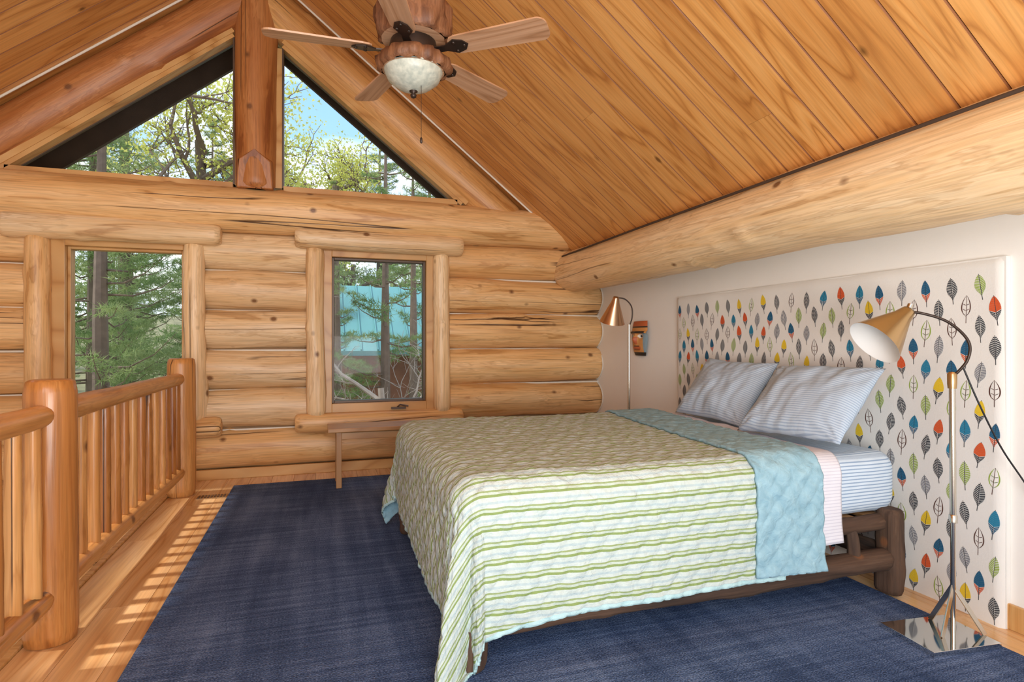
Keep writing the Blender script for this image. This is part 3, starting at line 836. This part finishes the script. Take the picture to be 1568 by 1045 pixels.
for i in range(5):
    a=math.radians(34+72*i)
    Mz=Matrix.Translation((fx,fy,2.672))@Matrix.Rotation(a,4,'Z')
    Mp=Mz@Matrix.Translation((.2,0,0))@Matrix.Rotation(math.radians(-12),4,'X')
    b_=MB(); Lb=.49; h=.071
    top_=[(Lb*k/12,.058+.014*k/12) for k in range(13) if Lb*k/12<Lb-.045]
    tip=[(Lb-.045+.045*math.sin(q),(h-.045)+.045*math.cos(q)) for q in [math.pi/2*j/6 for j in range(7)]]
    root=[(0,.035),(.012,.05)]
    up_=root+top_[1:]+tip; poly=up_+[(x,-y_) for x,y_ in up_[::-1]]
    n=len(poly)
    b_.add([(x,y_,.004) for x,y_ in poly]+[(x,y_,-.004) for x,y_ in poly],[tuple(range(n))[::-1],tuple(range(n,2*n))]+[(j,(j+1)%n,(j+1)%n+n,j+n) for j in range(n)],0,False)
    b_.obj('blade_%d'%(i+1),[M_blade],F,M=Mp)
    ir=MB(); pr=[(-.10,-.022),(-.02,-.018),(.03,-.045),(.075,-.03),(.095,0),(.075,.03),(.03,.045),(-.02,.018),(-.10,.022)]
    ir.add([(x,y_,-.006) for x,y_ in pr]+[(x,y_,-.012) for x,y_ in pr],[tuple(range(9)),tuple(range(9,18))[::-1]]+[(j,(j+1)%9,(j+1)%9+9,j+9) for j in range(9)],0,False)
    for sx_,sy_ in ((.03,.028),(.03,-.028),(.075,0)): ir.lathe([(0,-.018),(.007,-.016),(.008,-.012)],Matrix.Translation((sx_,sy_,0)),10,0)
    ir.obj('blade_iron_%d'%(i+1),[M_fanmetal],F,M=Mp)

fv=MB(); fv.box((-.93,5.12,.0),(-.71,5.22,.006))
for i in range(9): fv.box((-.92+i*.023,5.13,.006),(-.908+i*.023,5.21,.009),1)
fv.obj('floor_vent',[M_brass,M_dark])

# ------------------------------------------------------------------ outdoors
def leafmat(name,c1,c2,tr=.45):
    m=bpy.data.materials.new(name); m.use_nodes=True; nt=m.node_tree; nt.nodes.clear()
    tc=nt.nodes.new('ShaderNodeTexCoord').outputs['Object']
    c=mixc(nt,ramp(nt,noi(nt,tc,1.3,3,.7),[(.35,0.0),(.65,1.0)]),c1,c2)
    d=nd(nt,'ShaderNodeBsdfDiffuse',{'Color':c}); t_=nd(nt,'ShaderNodeBsdfTranslucent',{'Color':c})
    mx=nd(nt,'ShaderNodeMixShader',{0:tr,1:d.outputs[0],2:t_.outputs[0]})
    o=nt.nodes.new('ShaderNodeOutputMaterial'); nt.links.new(mx.outputs[0],o.inputs[0]); return m
M_need=leafmat('pine_needles',(.20,.31,.12),(.46,.54,.24))
M_leaf=leafmat('spring_leaves',(.52,.56,.12),(.82,.79,.24),.5)
M_leaf2=leafmat('oak_leaves',(.28,.40,.15),(.55,.63,.30),.5)
M_trunk=plain('tree_bark',(.20,.145,.11),.9,var=.4,vscale=9)
M_twig=plain('bare_twig',(.42,.36,.31),.9,var=.3,vscale=9)

def soup(name,tubes_mb,tris,mats):
    v=np.array(tubes_mb.v,dtype=np.float32).reshape(-1,3); nb=len(v)
    V=np.vstack([v,tris.reshape(-1,3)]) if len(tris) else v
    faces=list(tubes_mb.f)+[(nb+3*i,nb+3*i+1,nb+3*i+2) for i in range(len(tris))]
    me=bpy.data.meshes.new(name); me.from_pydata(V.tolist(),[],faces)
    for m in mats: me.materials.append(m)
    me.polygons.foreach_set('material_index',[0]*len(tubes_mb.f)+[1]*len(tris)); me.update(); return me

def tufts(P,D,n,Ln,w,rng,spread=.9):
    P=np.repeat(np.array(P),n,0); D=np.repeat(np.array(D),n,0)
    d=D*.6+rng.normal(size=P.shape)*spread; d/=np.linalg.norm(d,axis=1,keepdims=True)
    s=np.cross(d,rng.normal(size=P.shape)); s/=np.linalg.norm(s,axis=1,keepdims=True)
    l=Ln*rng.uniform(.7,1.1,size=(len(P),1))
    return np.stack([P-s*w,P+s*w,P+d*l],1)

def conifer(name,seed,h,dens=1.0,br=2.3,start=.12,nn=9):
    rng=np.random.default_rng(seed); mb=MB()
    mb.tube([(0,0,0),(.05,.02,h*.5),(0,0,h)],[h*.014,h*.009,.01],8,0,False)
    P=[];D=[]; nb=int(h*9*dens)
    for i in range(nb):
        t=start+(1-start)*(i+rng.random())/nb; z=h*t
        Lb=br*(1-t)**.7*rng.uniform(.6,1.1)+.2; an=rng.uniform(0,6.283)
        d=np.array([math.cos(an),math.sin(an),rng.uniform(-.15,.3)])
        pts=[np.array([0,0,z])+d*Lb*s+np.array([0,0,-.12*Lb*math.sin(s*3.0)+.15*Lb*s*s]) for s in (0,.35,.7,1)]
        mb.tube(pts,[.022,.015,.009,.004],4,0,False)
        ns=max(3,int(Lb/.13))
        for k in range(ns):
            s=.25+.75*k/ns; p=pts[0]+(pts[3]-pts[0])*s; 
            P.append(p);D.append(d)
            for q in range(2):
                sd=np.array([-d[1],d[0],rng.uniform(-.3,.5)])*(1 if q else -1)*rng.uniform(.1,.42)*Lb*.5
                P.append(p+sd);D.append(d*.5+sd); P.append(p+sd*.5);D.append(d*.5+sd)
    return soup(name,mb,tufts(P,D,nn,.17,.0075,rng),[M_trunk,M_need])

def branching(mb,p,d,L,r,depth,rng,tips,mi=0,up=.1):
    n=4; pts=[p]; dd=d.copy()
    for i in range(n):
        dd=dd+rng.normal(size=3)*.16+np.array([0,0,up*.3]); dd/=np.linalg.norm(dd)
        pts.append(pts[-1]+dd*L/n)
    mb.tube(pts,[r*(1-.55*i/n) for i in range(n+1)],5 if depth<3 else 6,mi,False)
    if depth==0: tips.extend([(q,dd) for q in pts[1:]]); return
    k=rng.integers(3,6)
    for j in range(k):
        q=pts[rng.integers(1,n+1)] if j else pts[-1]
        nd_=dd+rng.normal(size=3)*.75; nd_/=np.linalg.norm(nd_)
        branching(mb,q,nd_,L*rng.uniform(.5,.75),r*.5,depth-1,rng,tips,mi,up)
def broadleaf(name,seed,h,leaves,size,mat,trunkmat,nl=14,spread=.28,lo=.25,hi=.6,bl=.2):
    rng=np.random.default_rng(seed); mb=MB(); tips=[]
    mb.tube([(0,0,0),(.1,0,h*hi*.6),(0,.1,h*hi)],[h*.013,h*.011,h*.008],8,0,False)
    for i in range(9):
        z=h*(lo+(hi-lo)*i/9); an=rng.uniform(0,6.28)
        branching(mb,np.array([0,0,z]),np.array([math.cos(an),math.sin(an),.6]),h*bl,h*.0065,3,rng,tips)
    tri=np.zeros((0,3,3))
    if leaves:
        P=np.array([t_[0] for t_ in tips]); P=np.repeat(P,nl,0)+rng.normal(size=(len(P)*nl,3))*spread
        d=rng.normal(size=P.shape); d/=np.linalg.norm(d,axis=1,keepdims=True)
        s=np.cross(d,rng.normal(size=P.shape)); s/=np.linalg.norm(s,axis=1,keepdims=True)
        tri=np.stack([P-s*size*.45,P+s*size*.45,P+d*size],1)
    return soup(name,mb,tri,[trunkmat,mat])
meshes=[conifer('pine_mesh_a',1,13),conifer('pine_mesh_b',2,11,1.1,2.0,.1),conifer('pine_mesh_c',3,16,.9,2.8,.2),conifer('pine_mesh_thin',8,12,.45,1.7,.1,7)]
oak=broadleaf('oak_mesh',4,9,True,.075,M_leaf2,M_trunk,9,.22)
yel=broadleaf('maple_mesh',5,9.5,True,.06,M_leaf,M_trunk,4,.17,.64,.86,.125)
bare=broadleaf('bare_mesh',6,6.5,False,.05,M_leaf,M_twig)
def put(name,me,x,y,z,s=1,r=0):
    o=bpy.data.objects.new(name,me); o.location=(x,y,z); o.scale=(s,s,s); o.rotation_euler=(0,0,r); finish(o); return o
def gz(x,y): return -3.2+max(0,y-14)*.10+ .4*math.sin(x*.2)
rr=random.Random(21)
hand=[(0,-4.1,13.0,.95),(1,-5.4,10.6,.95),(2,-5.2,19,1.05),(1,-2.6,16.5,.92),(3,1.15,10.9,.74),(3,1.9,12.6,.74),(3,.35,13.2,.66),
      (0,5.2,13,.9),(2,-9.5,17,1.0),(0,2.2,23,.95),(1,4.2,23.5,1.15),(1,-3.3,23,.95),(3,-2.9,9.6,.85),(1,-.3,21.0,.80)]
for k,x,y,s_ in hand: put('pine_tree',meshes[k],x,y,gz(x,y),s_,rr.uniform(0,6))
for i in range(22):
    y=rr.uniform(28,46); x=y*rr.uniform(-.62,.42)
    put('pine_tree',meshes[rr.randrange(3)],x,y,gz(x,y)-1,rr.uniform(.55,.8),rr.uniform(0,6))
put('oak_tree',oak,-8.2,14.5,-3.2,1.02,.5); put('oak_tree',oak,1.2,21.6,-2.6,1.22,2.5)
put('maple_tree',yel,-1.9,11.2,-3.2,.97,1); put('maple_tree',yel,.35,13.6,-3.2,.98,3)
put('bare_tree',bare,.95,9.3,-3.2,.95,0.4); put('bare_tree',bare,2.1,10.2,-3.4,.85,2.2)
def grf(a,b):
    x=-60+120*a; y=6.4+84*b
    return (x,y,gz(x,y)+.3*noise.noise(Vector((x*.3,y*.3,0)))),(a,b)
M_ground=plain('forest_floor',(.24,.22,.11),.95,var=.6,vscale=.8,bmp=.5,bscale=4)
grid('ground',60,60,grf,[M_ground])
nbh=empty('neighbor_house')
M_teal=plain('teal_metal_roof',(.14,.36,.37),.5,var=.25,vscale=1); M_cedar=plain('cedar_siding',(.28,.125,.075),.8,var=.4,vscale=5)
mb=MB(); mb.box((.2,15.6,-3.5),(8,19,1.2),1)
prism_v=[(-.3,15.0,1.0),(8.6,15.0,1.0),(8.6,17.4,2.85),(-.3,17.4,2.85),(8.6,19.8,1.05),(-.3,19.8,1.05)]
mb.add(prism_v+[(x,y,z-.12) for x,y,z in prism_v],[(0,1,2,3),(3,2,4,5),(6,9,8,7),(9,11,10,8),(0,6,7,1),(0,3,9,6),(3,5,11,9),(1,7,8,2),(2,8,10,4),(5,4,10,11)],0,False)
for i in range(22): mb.beam((-.25+i*.41,15.0,1.02),(-.25+i*.41,17.4,2.87),.03,.05,0,up=(0,-.6,.8))
mb.obj('roof_and_walls',[M_teal,M_cedar],nbh)

# ------------------------------------------------------------------ world, sun, added fill lights
wd=bpy.data.worlds.new('sky'); SC.world=wd; wd.use_nodes=True; nt=wd.node_tree
bg=nt.nodes['Background']
gc=nt.nodes.new('ShaderNodeTexCoord').outputs['Generated']
z=nd(nt,'ShaderNodeSeparateXYZ',{0:gc}).outputs['Z']
sky=ramp(nt,z,[(.0,(.55,.50,.43)),(.02,(.80,.88,.98)),(.25,(.36,.60,.98)),(.6,(.20,.42,.90))])
cl=ramp(nt,noi(nt,mapp(nt,gc,(2.5,2.5,6)),1.6,4,.6),[(.40,0.0),(.60,1.0)])
nt.links.new(mixc(nt,cl,sky,(1.0,.99,.96)),bg.inputs['Color']); bg.inputs['Strength'].default_value=1.6

s=bpy.data.lights.new('sun','SUN'); s.energy=3.4; s.angle=.05; s.color=(1,.96,.88)
so=bpy.data.objects.new('sun',s); so.rotation_euler=Vector((1,-.04,-1.428)).to_track_quat('-Z','Y').to_euler(); finish(so)
def area(name,loc,to,sx,sy,e,col):
    l=bpy.data.lights.new(name,'AREA'); l.shape='RECTANGLE'; l.size=sx; l.size_y=sy; l.energy=e; l.color=col
    o=bpy.data.objects.new(name,l); o.location=loc; o.rotation_euler=(Vector(to)-Vector(loc)).to_track_quat('-Z','Y').to_euler(); finish(o); return o
area('added_fill_room',(-.6,-1.3,2.6),(1.0,4.5,1.4),2.4,1.6,62,(1,.98,.96))  # fill light added out of view behind the camera to brighten the room
area('added_fill_ceiling',(.4,-.9,.9),(.8,2.6,4.0),1.6,1.2,130,(1,.98,.96))  # second added fill, aimed upward to brighten the ceiling

cam=bpy.data.cameras.new('camera'); co=bpy.data.objects.new('camera',cam); finish(co)
co.location=(0,0,1.25); co.rotation_euler=(math.radians(90),0,math.radians(-18.28))
cam.sensor_width=36; cam.lens=20.43; cam.clip_start=.05; cam.clip_end=300
SC.camera=co
